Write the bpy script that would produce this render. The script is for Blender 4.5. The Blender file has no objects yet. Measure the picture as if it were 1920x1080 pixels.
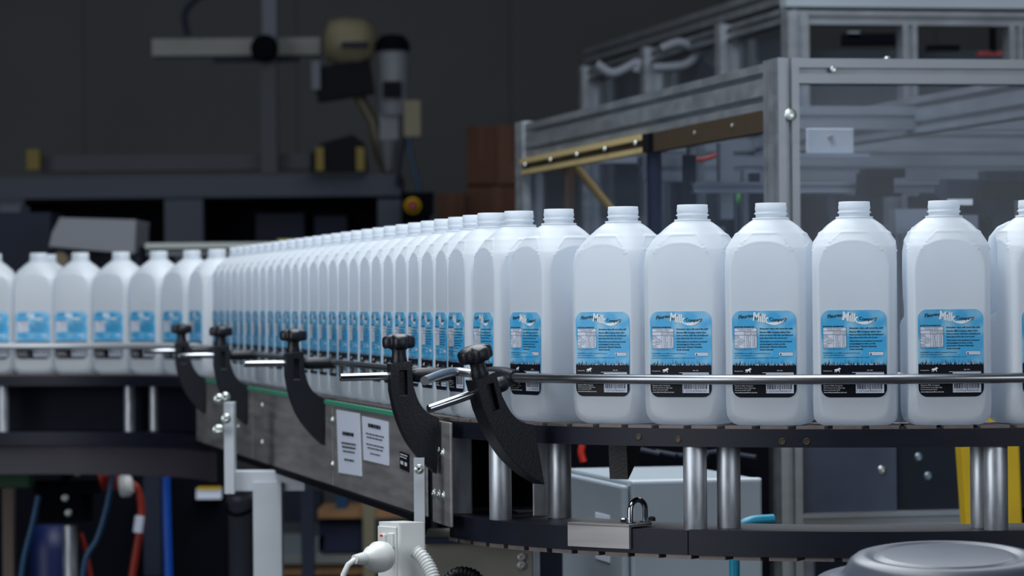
import bpy, bmesh, math, random
from mathutils import Vector, Matrix
random.seed(7)
S = bpy.context.scene
COL = S.collection
R = math.radians
# ------------------------------------------------------------ camera
F = 6400.0                       # focal length in pixels of the 1920 wide frame
CZ = 1.15
pit, rol = 25/F, 0.0088
Fw = Vector((0, math.cos(pit), math.sin(pit)))
Rt = Vector((math.cos(rol), 0, -math.sin(rol)))
Rt = (Rt - Fw*Rt.dot(Fw)).normalized()
Up = Rt.cross(Fw)
cd = bpy.data.cameras.new('camera'); cam = bpy.data.objects.new('camera', cd); COL.objects.link(cam)
M = Matrix.Identity(4)
for i in range(3):
    M[i][0] = Rt[i]; M[i][1] = Up[i]; M[i][2] = -Fw[i]
M[2][3] = CZ
cam.matrix_world = M
cd.sensor_width = 36; cd.lens = 36*F/1920; cd.clip_end = 100
cd.dof.use_dof = True; cd.dof.focus_distance = 4.05; cd.dof.aperture_fstop = 10.0; cd.dof.aperture_blades = 0
S.camera = cam
# ------------------------------------------------------------ world and light
w = bpy.data.worlds.new('world'); S.world = w; w.use_nodes = True
w.node_tree.nodes['Background'].inputs[0].default_value = (.25, .42, .75, 1)
w.node_tree.nodes['Background'].inputs[1].default_value = .15
def area(name, loc, target, sx, sy, energy, col):
    l = bpy.data.lights.new(name, 'AREA'); l.shape = 'RECTANGLE'; l.size = sx; l.size_y = sy; l.energy = energy; l.color = col
    o = bpy.data.objects.new(name, l); COL.objects.link(o); o.location = loc
    o.rotation_euler = (Vector(target)-Vector(loc)).to_track_quat('-Z', 'Y').to_euler()
    return o
area('skylight_over_line', (-.2, 5.2, 2.9), (-.2, 5.3, 0), 1.3, 4.8, 108, (.90, .96, 1))
area('fill_front_left', (-4.7, 1.2, 2.0), (-.6, 5.8, 1.05), 3.8, 2.8, 150, (.90, .955, 1))  # unseen fill added for bottle fronts and steel sides, no real doorway
area('fill_over_machines', (1.6, 7.4, 3.6), (1.2, 7.2, 0), 2.5, 3.0, 52, (.9, .95, 1))  # fill added above the machines to brighten their interiors, no roof opening
area('light_far_hall', (-1.5, 11.0, 4.6), (-1.2, 13.5, 0.8), 5, 3, 22, (.96, .98, .95))  # area light above the far end of the hall
area('daylight_right', (2.6, 0.8, 1.9), (.5, 4.8, 1.05), 2.4, 2.0, 36, (.88, .94, 1))
vs = S.view_settings
vs.view_transform = 'Standard'; vs.look = 'None'; vs.exposure = 0.0; vs.gamma = 1; vs.use_curve_mapping = False

# ------------------------------------------------------------ pixel helpers
def ray(px, py): return Fw + Rt*((px-960)/F) + Up*((540-py)/F)
def P(px, py, Y):
    d = ray(px, py); return Vector((0, 0, CZ)) + d*(Y/d.y)
dB = Vector((-.2056, .9786, 0)); rB = Vector((.9786, .2056, 0))     # away along the line, and to its right
class Plane:
    def __init__(s, O, A): s.O = Vector(O); s.A = Vector(A); s.N = Vector((-A[1], A[0], 0))
    def at(s, px, py):
        d = ray(px, py); C0 = Vector((0, 0, CZ)); t = (s.O-C0).dot(s.N)/d.dot(s.N); p = C0+d*t
        return (p-s.O).dot(s.A), p.z
# ------------------------------------------------------------ materials
def lin(c): return tuple(((v/255)/12.92 if v/255 <= .04045 else ((v/255+.055)/1.055)**2.4) for v in c)
MATS = {}
def mat(name, col, rough=.5, metal=0, noise=0, scale=20, bump=0, stretch=None, spec=.5, coat=0, trans=0):
    if name in MATS: return MATS[name]
    m = bpy.data.materials.new(name); m.use_nodes = True; nt = m.node_tree; b = nt.nodes['Principled BSDF']
    c = lin(col)+(1,)
    b.inputs['Base Color'].default_value = c; b.inputs['Roughness'].default_value = rough; b.inputs['Metallic'].default_value = metal
    b.inputs['Specular IOR Level'].default_value = spec; b.inputs['Coat Weight'].default_value = coat
    b.inputs['Transmission Weight'].default_value = trans
    if noise or bump:
        tc = nt.nodes.new('ShaderNodeTexCoord'); mp = nt.nodes.new('ShaderNodeMapping'); nz = nt.nodes.new('ShaderNodeTexNoise')
        nz.inputs['Scale'].default_value = scale; nz.inputs['Detail'].default_value = 5
        if stretch: mp.inputs['Scale'].default_value = stretch
        nt.links.new(tc.outputs['Object'], mp.inputs[0]); nt.links.new(mp.outputs[0], nz.inputs[0])
        if noise:
            mx = nt.nodes.new('ShaderNodeMix'); mx.data_type = 'RGBA'
            mx.inputs[6].default_value = tuple(v*(1-noise) for v in c[:3])+(1,); mx.inputs[7].default_value = tuple(min(1, v*(1+noise)) for v in c[:3])+(1,)
            rp = nt.nodes.new('ShaderNodeValToRGB'); rp.color_ramp.elements[0].position = .3; rp.color_ramp.elements[1].position = .7
            nt.links.new(nz.outputs[0], rp.inputs[0]); nt.links.new(rp.outputs[0], mx.inputs[0]); nt.links.new(mx.outputs[2], b.inputs['Base Color'])
            if metal:
                mr = nt.nodes.new('ShaderNodeMapRange'); mr.inputs[3].default_value = rough*.75; mr.inputs[4].default_value = min(1, rough*1.4)
                nt.links.new(nz.outputs[0], mr.inputs[0]); nt.links.new(mr.outputs[0], b.inputs['Roughness'])
        if bump:
            bp = nt.nodes.new('ShaderNodeBump'); bp.inputs['Strength'].default_value = bump; bp.inputs['Distance'].default_value = .001
            nt.links.new(nz.outputs[0], bp.inputs['Height']); nt.links.new(bp.outputs[0], b.inputs['Normal'])
    MATS[name] = m; return m
hdpe = mat('milky_plastic', (232, 236, 240), .34, spec=.45, coat=.12)
nt = hdpe.node_tree; pb = nt.nodes['Principled BSDF']; tr = nt.nodes.new('ShaderNodeBsdfTranslucent'); tr.inputs[0].default_value = (.86, .92, 1, 1)
mx = nt.nodes.new('ShaderNodeMixShader'); mx.inputs[0].default_value = .48
nt.links.new(pb.outputs[0], mx.inputs[1]); nt.links.new(tr.outputs[0], mx.inputs[2]); nt.links.new(mx.outputs[0], nt.nodes['Material Output'].inputs[0])
m_label = mat('label_blue', (84, 176, 226), .45)
nt = m_label.node_tree; tc = nt.nodes.new('ShaderNodeTexCoord'); nz = nt.nodes.new('ShaderNodeTexNoise'); nz.inputs['Scale'].default_value = 38; nz.inputs['Detail'].default_value = 1
rp = nt.nodes.new('ShaderNodeValToRGB'); rp.color_ramp.elements[0].position = .45; rp.color_ramp.elements[1].position = .68
rp.color_ramp.elements[0].color = lin((66, 168, 222))+(1,); rp.color_ramp.elements[1].color = lin((148, 202, 230))+(1,)
nt.links.new(tc.outputs['Object'], nz.inputs[0]); nt.links.new(nz.outputs[0], rp.inputs[0]); nt.links.new(rp.outputs[0], nt.nodes['Principled BSDF'].inputs['Base Color'])
m_ink = mat('ink_navy', (8, 11, 24), .5, spec=.2); m_white = mat('ink_white', (235, 238, 242), .5); m_paper = mat('paper_white', (214, 222, 240), .6)
m_steel = mat('brushed_steel', (158, 155, 156), .48, .65, .18, 6, .12, (1, 1, 12))
m_steel2 = mat('polished_rod', (160, 162, 168), .3, 1, .1, 8)
m_rod = mat('satin_rod', (160, 162, 168), .3, 1, .1, 8)
m_chrome = mat('chrome', (170, 172, 178), .16, 1)
m_alu = mat('aluminium_column', (186, 190, 198), .40, .75, .25, 30, .3, (3, 3, .7))
m_ext = mat('anodised_aluminium', (150, 156, 164), .42, .75, .1, 14, .1, (1, 1, 3))
m_black = mat('black_plastic', (12, 15, 25), .42, 0, .25, 300, .35)
m_blackp = mat('black_wear_plate', (12, 16, 32), .5, 0, .25, 30, .04, (1, 1, 4), spec=.3)
m_slat = mat('brown_chain_slat', (112, 102, 100), .5, .3, .2, 60)
m_green = mat('green_strip', (60, 150, 120), .5)
m_white_pnt = mat('white_paint', (186, 192, 200), .5, 0, .08, 9)
m_cab = mat('pale_grey_cabinet', (142, 152, 162), .5, 0, .06, 5)
m_wht = mat('white_plastic', (222, 224, 224), .35)
m_dark = mat('dark_machine', (32, 38, 54), .6, .1, .3, 6, spec=.25)
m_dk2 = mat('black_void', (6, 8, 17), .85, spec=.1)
m_yel = mat('yellow_paint', (206, 170, 10), .45, 0, .1, 10)
m_gold = mat('gold_rail', (198, 178, 128), .45, .3)
m_brown = mat('bronze_rail', (70, 58, 44), .5, .4)
m_bolt = mat('zinc_bolt', (206, 214, 212), .28, .9)
m_grey = mat('grey_moulded', (76, 82, 94), .35, 0, .06, 12)

# ------------------------------------------------------------ mesh builder
class MB:
    def __init__(s): s.v = []; s.f = []; s.sm = []; s.mi = []
    def add(s, vs_, fs, smooth=False, mi=0):
        b = len(s.v); s.v += [Vector(v) for v in vs_]
        for f in fs: s.f.append([i+b for i in f]); s.sm.append(smooth); s.mi.append(mi)
        return s
    def box(s, c, d, X=(1, 0, 0), Y=None, Z=(0, 0, 1), mi=0, ch=0):
        c = Vector(c); X = Vector(X).normalized(); Z = Vector(Z).normalized(); Y = Vector(Y).normalized() if Y else Z.cross(X)
        hx, hy, hz = d[0]/2, d[1]/2, d[2]/2
        if ch:   # chamfered long edges (around Z)
            poly = [(hx-ch, -hy), (hx, -hy+ch), (hx, hy-ch), (hx-ch, hy), (-hx+ch, hy), (-hx, hy-ch), (-hx, -hy+ch), (-hx+ch, -hy)]
            n = 8; vv = [c+X*p[0]+Y*p[1]-Z*hz for p in poly]+[c+X*p[0]+Y*p[1]+Z*hz for p in poly]
            return s.add(vv, [[i, (i+1) % n, n+(i+1) % n, n+i] for i in range(n)]+[list(range(n-1, -1, -1)), list(range(n, 2*n))], mi=mi)
        vv = [c+X*a*hx+Y*b*hy+Z*e*hz for e in (-1, 1) for a, b in ((-1, -1), (1, -1), (1, 1), (-1, 1))]
        return s.add(vv, [[3, 2, 1, 0], [4, 5, 6, 7], [0, 1, 5, 4], [1, 2, 6, 5], [2, 3, 7, 6], [3, 0, 4, 7]], mi=mi)
    def tube(s, pts, r, n=16, caps=True, mi=0):
        pts = [Vector(p) for p in pts]; rr = r if isinstance(r, (list, tuple)) else [r]*len(pts)
        rings = []; ref = None
        for i, p in enumerate(pts):
            t = (pts[min(i+1, len(pts)-1)]-pts[max(i-1, 0)])
            if t.length < 1e-9: t = Vector((0, 0, 1))
            t.normalize()
            if ref is None: ref = Vector((0, 0, 1)) if abs(t.z) < .9 else Vector((1, 0, 0))
            u = (ref-t*ref.dot(t)).normalized(); v = t.cross(u); ref = u
            rings.append([p+(u*math.cos(2*math.pi*k/n)+v*math.sin(2*math.pi*k/n))*rr[i] for k in range(n)])
        s.add([q for g in rings for q in g], [[i*n+k, i*n+(k+1) % n, (i+1)*n+(k+1) % n, (i+1)*n+k] for i in range(len(pts)-1) for k in range(n)], True, mi)
        if caps:
            s.add(rings[0], [list(range(n-1, -1, -1))], mi=mi); s.add(rings[-1], [list(range(n))], mi=mi)
        return s
    def lathe(s, prof, c=(0, 0, 0), n=32, Z=(0, 0, 1), mi=0, cap=True, smooth=True):
        c = Vector(c); Z = Vector(Z).normalized(); X = Z.orthogonal().normalized(); Y = Z.cross(X)
        vv = [c+X*(r*math.cos(2*math.pi*k/n))+Y*(r*math.sin(2*math.pi*k/n))+Z*z for r, z in prof for k in range(n)]
        fs = [[i*n+k, i*n+(k+1) % n, (i+1)*n+(k+1) % n, (i+1)*n+k] for i in range(len(prof)-1) for k in range(n)]
        s.add(vv, fs, smooth, mi)
        if cap:
            s.add(vv[:n], [list(range(n-1, -1, -1))], mi=mi); s.add(vv[-n:], [list(range(n))], mi=mi)
        return s
    def prism(s, poly, O, X, Y, h, mi=0, smooth=False):
        O, X, Y = Vector(O), Vector(X), Vector(Y); N = X.cross(Y).normalized(); n = len(poly)
        a = [O+X*p[0]+Y*p[1] for p in poly]; b = [q+N*h for q in a]
        ar = sum(poly[i][0]*poly[(i+1) % n][1]-poly[(i+1) % n][0]*poly[i][1] for i in range(n))
        sd = [[i, (i+1) % n, n+(i+1) % n, n+i] for i in range(n)]; c1, c2 = list(range(n-1, -1, -1)), list(range(n))
        if ar*h < 0: sd = [f[::-1] for f in sd]; c1, c2 = c1[::-1], c2[::-1]
        s.add(a+b, sd, smooth, mi); s.add(a, [c1], mi=mi); s.add(b, [c2], mi=mi)
        return s
    def poly(s, pts, mi=0): return s.add(pts, [list(range(len(pts)))], mi=mi)
    def build(s, name, m, parent=None, bevel=0, local=False):
        off = Vector((0, 0, 0)); q = parent
        if not local:
            while q: off += q.location; q = q.parent
        me = bpy.data.meshes.new(name); me.from_pydata([tuple(v-off) for v in s.v], [], s.f); me.update()
        me.polygons.foreach_set('use_smooth', s.sm); me.polygons.foreach_set('material_index', s.mi)
        for x in (m if isinstance(m, (list, tuple)) else [m]): me.materials.append(x)
        o = bpy.data.objects.new(name, me); COL.objects.link(o); o.parent = parent
        if bevel:
            bv = o.modifiers.new('bevel', 'BEVEL'); bv.width = bevel; bv.segments = 2; bv.limit_method = 'ANGLE'; bv.angle_limit = .7
        return o
def tag(o, label, cat, group=None, kind=None):
    o['label'] = label; o['category'] = cat
    if group: o['group'] = group
    if kind: o['kind'] = kind
    return o
def thing(name, label, cat, loc, group=None):
    o = bpy.data.objects.new(name, None); o.empty_display_size = .05; COL.objects.link(o); o.location = loc
    return tag(o, label, cat, group)
def struct(name, mb, m):
    o = mb.build(name, m); o['kind'] = 'structure'; return o
def pbox(mb, x0, y0, x1, y1, Y, depth, mi=0, ch=0):
    a = P(x0, y1, Y); b = P(x1, y0, Y)
    return mb.box(((a.x+b.x)/2, Y+depth/2, (a.z+b.z)/2), (b.x-a.x, depth, b.z-a.z), mi=mi, ch=ch)
def copy_tree(o, parent=None):
    c = o.copy(); COL.objects.link(c); c.parent = parent
    for ch in o.children: copy_tree(ch, c)
    return c
def ext_poly(w, h, cell=.036, g=.0105, d=.011):
    """outline of a slotted aluminium profile, centred"""
    def side(L):
        n = max(1, round(L/cell)); c = L/n; out = []
        for i in range(n):
            m_ = -L/2+c*(i+.5); out += [(m_-g/2, 0), (m_-g/2, -d), (m_+g/2, -d), (m_+g/2, 0)]
        return out
    pts = []
    pts.append((-w/2, -h/2)); pts += [(x, -h/2-y) for x, y in side(w)]
    pts.append((w/2, -h/2)); pts += [(w/2+y, x) for x, y in side(h)]
    pts.append((w/2, h/2)); pts += [(-x, h/2+y) for x, y in side(w)]
    pts.append((-w/2, h/2)); pts += [(-w/2-y, -x) for x, y in side(h)]
    return pts
def ext(mb, p0, p1, w, h, X):
    """profile from p0 to p1, w along X, h across"""
    p0, p1 = Vector(p0), Vector(p1); Z = (p1-p0); L = Z.length; Z.normalize(); X = Vector(X).normalized(); Y = Z.cross(X)
    return mb.prism(ext_poly(w, h), p0, X, Y, L)
def bolt(name, p, n, r, parent, m=None, washer=True):
    mb = MB(); n = Vector(n).normalized()
    if washer: mb.lathe([(r*1.6, 0), (r*1.6, r*.25), (r*1.1, r*.3)], p, 20, n)
    mb.lathe([(r, r*.2), (r, r*.55), (r*.88, r*.7), (r*.42, r*.72), (r*.38, r*.35)], p, 20, n)
    return mb.build(name, m or m_bolt, parent)

# ------------------------------------------------------------ the hall
wall = mat('grey_hall_wall', (100, 104, 108), .8, 0, .05, 2)
floorm = mat('concrete_floor', (60, 62, 68), .55, 0, .15, 3)
def slab(a, b):
    a, b = Vector(a), Vector(b); return MB().box((a+b)/2, tuple(b-a))
struct('floor', slab((-7, -4, -.1), (7, 16.2, 0)), floorm)
struct('ceiling', slab((-7, -4, 5.2), (7, 16.2, 5.3)), wall)
wb = bpy.data.objects.new('wall_back', None); COL.objects.link(wb); wb['kind'] = 'structure'; wb.location = (0, 16, 0)
for i in range(14):
    MB().box((-6.5+i, 16.06, 2.6), (.997, .1, 5.2)).build('panel', wall, wb)
MB().box((0, 16.14, 2.6), (14, .04, 5.2)).build('backing', wall, wb)
struct('wall_left', slab((-7.1, -4, 0), (-7, 16.2, 5.2)), wall)
struct('wall_right', slab((7, -4, 0), (7.1, 16.2, 5.2)), wall)
struct('wall_front', slab((-7, -4.1, 0), (7, -4, 5.2)), wall)

# ------------------------------------------------------------ line geometry
RB = .5527; ZB = 1.0
C1 = Vector((.5, 4.608, 0)); T1 = C1-rB*RB
C2 = Vector((-1.121, 6.95, 0)); T2 = C2+rB*RB
LS = (T2-T1).dot(dB)
RO, RI = .615, .49; OS = .075
def path(s):
    """point, heading (direction away along the line) at distance s; s<0 on the near bend"""
    if s < 0:
        th = -s/RB; a = R(78.14)-th
        return Vector((C1.x-RB*math.sin(a), C1.y-RB*math.cos(a), 0)), Vector((-math.cos(a), math.sin(a), 0))
    if s < LS: return T1+dB*s, dB.copy()
    al = R(11.86)+(s-LS)/RB
    return Vector((C2.x+RB*math.cos(al), C2.y+RB*math.sin(al), 0)), Vector((-math.sin(al), math.cos(al), 0))
def arc(C, r, a0, a1, n, z):   # a measured so that the point is C + r*(-sin a, -cos a)
    return [Vector((C.x-r*math.sin(R(a0+(a1-a0)*i/n)), C.y-r*math.cos(R(a0+(a1-a0)*i/n)), z)) for i in range(n+1)]
def ring(C, r0, r1, a0, a1, z0, z1, n=40):
    mb = MB(); A = [arc(C, r, a0, a1, n, z) for r, z in ((r0, z0), (r1, z0), (r1, z1), (r0, z1))]
    flat = [p for q in A for p in q]; m_ = n+1
    for j, sm in ((0, 0), (1, 1), (2, 0), (3, 1)):
        k = (j+1) % 4
        fs = [[j*m_+i, k*m_+i, k*m_+i+1, j*m_+i+1] for i in range(n)]
        mb.add(flat, fs, bool(sm))
    mb.add([A[j][0] for j in range(4)], [[3, 2, 1, 0]]); mb.add([A[j][-1] for j in range(4)], [[0, 1, 2, 3]])
    return mb
# near bend
A0, A1 = 71.5, -38
bend = thing('conveyor_bend', 'curved conveyor section in front, two stacked black plates on round aluminium columns', 'conveyor', (C1.x, C1.y, .85))
ring(C1, RI, RO, A0, A1, .975, .9965, 60).build('upper_plate', m_blackp, bend, .0015)
ring(C1, RI, RO, A0, 28.5, .846, .875, 30).build('lower_plate', m_blackp, bend, .0015)
ring(C1, RI, RO+.004, 28.2, A1, .846, .8765, 40).build('lower_plate', m_blackp, bend, .0015)
cols = [(935, .598), (1047, .519), (1300, .598), (1363, .57), (1838, .555), (1863.5, .597)]
def on_circle(px, r, C=C1):
    t = (px-960)/F; # X = t*Y
    a = 1+t*t; b = -2*(t*C.x+C.y); c = C.x**2+C.y**2-r*r
    Y = (-b-math.sqrt(b*b-4*a*c))/(2*a); return Vector((t*Y, Y, 0))
for px, r in cols:
    p = on_circle(px, r)
    MB().lathe([(.0135, .874), (.0142, .8755), (.0142, .9745), (.0135, .976)], p, 32).build('column', m_alu, bend)
for px, r, w_ in ((861, .588, .029), (1011, .515, .021)):
    p = on_circle(px, r)
    MB().box((p.x, p.y, .9245), (w_, .02, .101), ch=.0015).build('spacer_block', m_alu, bend)
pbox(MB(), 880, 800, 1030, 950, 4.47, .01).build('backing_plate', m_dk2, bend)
for px, py in ((1195, 819), (1269, 824), (1464, 828), (1510, 828)):
    p = on_circle(px, RO); n = (p-C1).normalized(); z = P(px, py, p.y).z
    MB().lathe([(.0042, 0), (.0042, .0007), (.0028, .0007), (.0026, .0002)], (p.x, p.y, z), 16, n).build('screw', m_brown, bend)
# steel clip and chrome loop on the lower plate
p = on_circle(1115, RO+.003); n = (p-C1).normalized(); t = Vector((-n.y, n.x, 0))
clip = thing('steel_clip', 'bent bare steel clip folded over the edge of the lower black plate', 'bracket', (p.x, p.y, .875))
mb = MB(); a_c = math.degrees(math.atan2(C1.x-p.x, C1.y-p.y))
r_ = ring(C1, RO+.0005, RO+.005, a_c+4.2, a_c-4.6, .851, .879, 10); r2_ = ring(C1, RO-.045, RO+.005, a_c+4.2, a_c-4.6, .8768, .880, 10)
mb = MB(); mb.add(r_.v, r_.f); mb.add(r2_.v, r2_.f); mb.build('strap', m_steel, clip, .001)
lp = thing('chrome_loop', 'small chrome U-shaped loop bolted on top of the lower black plate', 'handle', tuple(on_circle(1192, .585))[:2]+(.877,))
q = on_circle(1192, .585)
loop = [q+Vector((-.0095, -.012, .88))]+[q+Vector((-.0095*math.cos(t_), -.012*math.cos(t_), .896+.012*math.sin(t_))) for t_ in [i*math.pi/12 for i in range(13)]]+[q+Vector((.0095, .012, .88))]
MB().tube(loop, .0034, 14).build('loop', m_chrome, lp)
for sg in (-1, 1):
    MB().box(q+Vector((sg*.0095, sg*.012, .8795)), (.014, .013, .004)).build('foot', m_chrome, lp, .001)
    MB().lathe([(.0045, .8815), (.0045, .8855), (.003, .887)], q+Vector((sg*.0095+.008*sg, sg*.012, 0)), 6, smooth=False).build('nut', m_chrome, lp)

# far bend
far = thing('conveyor_bend', 'distant blurred curved conveyor section at left, black plates carrying the far bottles', 'conveyor', (C2.x, C2.y, .85))
def fa(al): return 270-al
ring(C2, RI, RO, fa(13), fa(135), .975, .998, 50).build('upper_plate', m_blackp, far)
ring(C2, RI, RO, fa(13), fa(135), .846, .875, 50).build('lower_plate', m_blackp, far)
ring(C2, RI+.02, RI+.03, fa(13), fa(135), .782, .846, 40).build('drip_tray', mat('dull_brown_steel', (58, 54, 64), .6, .2, .1, 5), far)
for px, Y in ((242, 7.42), (289, 7.45), (6, 7.47), (395, 7.28)):
    p = P(px, 700, Y); MB().lathe([(.0118, .875), (.0118, .975)], (p.x, p.y, 0), 24).build('column', m_alu, far)
ring(C2, RO-.01, RO, fa(13), fa(135), .875, .975, 30).build('back_skirt', mat('dark_steel', (16, 20, 34), .7, spec=.15), far)

# straight run
run = thing('conveyor_run', 'long straight conveyor run with brushed steel side panels receding to the left', 'conveyor', (T1.x, T1.y, .86))
def L3(s, o, z): return Vector((T1.x, T1.y, 0))+dB*s-rB*o+Vector((0, 0, z))
segs = [(0.0, .80), (.803, 1.74), (1.743, LS)]
for a, b in segs:
    MB().box(L3((a+b)/2, OS-.0015, .9305), (b-a, .003, .125), X=dB).build('side_panel', m_steel, run, .0012)
MB().box(L3(LS/2, OS-.001, .996), (LS, .006, .006), X=dB).build('wear_strip', m_green, run)
MB().box(L3(LS/2, OS+.0005, .863), (LS, .008, .009), X=dB).build('bottom_edge', m_dk2, run)
MB().box(L3(LS/2, 0, .93), (LS, 2*OS-.01, .11), X=dB).build('frame', m_dark, run)
MB().box(L3(LS/2, -OS+.0015, .93), (LS, .003, .13), X=dB).build('side_panel', m_steel, run)
sp = Plane(L3(0, OS, 0), dB)
for px, py in ((492, 760), (492, 830), (624, 788), (624, 871), (445, 748), (447, 800)):
    s_, z_ = sp.at(px, py); bolt('bolt', L3(s_, OS, z_), -rB, .0042, run)
# end plate between the straight run and the bend
MB().box(L3(-.068, .0665, .929), (.125, .004, .134), X=dB).build('end_plate', m_steel, run, .0015)
for s_, z_ in ((-.055, .955), (-.085, .955), (-.055, .90), (-.085, .90), (-.02, .90)):
    bolt('bolt', L3(s_, .0685, z_), -rB, .0042, run)
# chain slats
chain = thing('conveyor_chain', 'brown grey plastic slat chain running under the bottles', 'conveyor chain', (0, 5, .99))
sl = MB(); h = .0765
sl.prism([(-h, -.0175), (-h*.5, -.0195), (h*.5, -.0195), (h, -.0175), (h, .0165), (h*.55, .0185), (h*.3, .0125), (-h*.3, .0125), (-h*.55, .0185), (-h, .0165)], (0, 0, -.005), (1, 0, 0), (0, 1, 0), .005)
s0 = None; s = -1.05
while s < LS+1.1:
    p, hd = path(s)
    wdt = .0575/.0765
    if s0 is None: s0 = sl.build('slat', m_slat, chain, .0008, local=True); o = s0
    else: o = s0.copy(); COL.objects.link(o)
    ph = math.atan2(hd.y, hd.x)-math.pi/2
    o.location = Vector((p.x, p.y, ZB))-chain.location; o.rotation_euler = (0, 0, ph); o.scale = (wdt, 1, 1)
    s += .0395
ret = []
for k in range(25):
    p, hd = path(-1.02+k*.0395); o = s0.copy(); COL.objects.link(o)
    o.location = Vector((p.x, p.y, .846))-chain.location; o.rotation_euler = (0, 0, math.atan2(hd.y, hd.x)-math.pi/2); o.scale = (.80, 1, 1)

# ------------------------------------------------------------ bottle
HB = .265
def hw_at(z):
    K = [(0, .0395), (.0015, .0438), (.005, .0482), (.010, .0512), (.016, .0528), (.03, .0540), (.12, .0540), (.190, .0543), (.204, .0538), (.2105, .0528), (.2125, .0520), (.2195, .0486), (.2285, .0428), (.2375, .0332), (.2425, .0262), (.2455, .0212)]
    for (z0, a), (z1, b) in zip(K, K[1:]):
        if z <= z1: return a+(b-a)*(z-z0)/(z1-z0)
    return K[-1][1]
def smooth01(x): x = max(0, min(1, x)); return x*x*(3-2*x)
def body_point(th, z):
    w_ = hw_at(z)*.982; t = smooth01((z-.180)/.058); p = 4.2*(1-t)+2.0*t
    c, s_ = math.cos(th), math.sin(th)
    r = w_/((abs(c)**p+abs(s_)**p)**(1/p))
    x, y = r*c, r*s_
    # flat recessed panels on every side, arched where the dome meets them
    lim = .0484
    def clamp(v):
        a = abs(v)
        if a > lim: a = lim+(a-lim)*.12
        return math.copysign(a, v)
    def ridge(v):
        a = abs(v); return math.exp(-((a-lim)/.0009)**2)*.0004 if z > .012 else 0
    rx, ry = ridge(x), ridge(y)
    x2, y2 = clamp(x), clamp(y)
    r0 = math.hypot(x2, y2); k = 1
    # embossed shoulder line
    if z > .2:
        s4 = ((th+math.pi/4) % (math.pi/2))/(math.pi/2)*2-1   # -1..1 in every face
        a = abs(s4)
        zl = .2285 if a < .45 else (.2285-(a-.45)/.2*.010 if a < .65 else .2185-(a-.65)/.12*.012)
        d = z-zl
        if a < .78 and abs(d) < .006: k += .03*math.exp(-(d/.0013)**2)
        k -= .012*math.exp(-((d-.0028)/.002)**2)*(1 if a < .6 else 0)
    x, y = x2*k+math.copysign(rx, x2), y2*k+math.copysign(ry, y2)
    # grip hollow at the back left corner
    ang = math.degrees(math.atan2(y, x)) % 360
    g = smooth01(1-abs(ang-148)/38)*smooth01((z-.118)/.03)*smooth01((.226-z)/.022)
    x, y = x*(1-.42*g), y*(1-.42*g)
    return Vector((x, y, z))
bottle = thing('milk_bottle', '', 'bottle', (0, 0, 0))
n = 168; zs = [0, .0008, .002, .0035, .005, .0075, .010, .013, .016, .02, .026]+[.032+i*.006 for i in range(27)]+[.190+i*.00115 for i in range(48)]
zs = [z for z in zs if z < .2453]+[.2455]
mb = MB(); vv = [body_point(2*math.pi*k/n, z) for z in zs for k in range(n)]
mb.add(vv, [[i*n+k, i*n+(k+1) % n, (i+1)*n+(k+1) % n, (i+1)*n+k] for i in range(len(zs)-1) for k in range(n)], True)
mb.add([Vector((v.x, v.y, 0)) for v in vv[:n]], [list(range(n-1, -1, -1))])
mb.build('body', hdpe, bottle, local=True)
MB().lathe([(.0205, .2448), (.0222, .2455), (.0222, .2470), (.0182, .2476), (.0182, .2508), (.0196, .2516), (.0202, .2522), (.0196, .2530), (.0184, .2540), (.0184, .2556), (.0190, .2566), (.0190, .2596), (.0186, .2604), (.0186, .2644), (.0180, .265), (.0160, .265), (.0155, .262), (.0155, .250)], (0, 0, 0), 48, cap=False).build('neck', hdpe, bottle, local=True)
hp = [(-.020, .020, .236), (-.029, .0295, .2285), (-.0345, .035, .219), (-.0365, .037, .205), (-.037, .0372, .18), (-.0365, .037, .155), (-.035, .0355, .135), (-.031, .032, .118)]
MB().tube(hp, [.006, .008, .0088, .009, .0088, .0088, .009, .008], 16).build('handle', hdpe, bottle, local=True)
# label
LW, LH, LZ = .0768, .1027, .0335; YL = -.0500
def lab(u, v, lift=0): return Vector(((u-.5)*LW, YL-lift, LZ+LH*(1-v)))
rc = .0105; pts = []
for cx, cz, a0 in ((LW/2-rc, LZ+rc, -90), (LW/2-rc, LZ+LH-rc, 0), (-LW/2+rc, LZ+LH-rc, 90), (-LW/2+rc, LZ+rc, 180)):
    for i in range(9):
        a = R(a0+i*90/8); pts.append((cx+rc*math.cos(a), cz+rc*math.sin(a)))
mb = MB(); mb.prism(pts, (0, YL+.0009, 0), (1, 0, 0), (0, 0, 1), .0009)
lb = mb.build('label', m_label, bottle, local=True)
pr = MB()
def quad(u0, v0, u1, v1, mi, lift=.0002): pr.poly([lab(u0, v1, lift), lab(u1, v1, lift), lab(u1, v0, lift), lab(u0, v0, lift)], mi)
_fc = {}
def text_tris(body, shear=0, bold=0):
    cu = bpy.data.curves.new('t', 'FONT'); cu.body = body; cu.shear = shear; cu.offset = bold; cu.resolution_u = 2; cu.fill_mode = 'BOTH'
    o = bpy.data.objects.new('t', cu); COL.objects.link(o); dg = bpy.context.evaluated_depsgraph_get(); dg.update()
    me = bpy.data.meshes.new_from_object(o.evaluated_get(dg))
    v = [x.co.copy() for x in me.vertices]; f = [list(p.vertices) for p in me.polygons]
    bpy.data.objects.remove(o); bpy.data.curves.remove(cu); bpy.data.meshes.remove(me); return v, f
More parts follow.
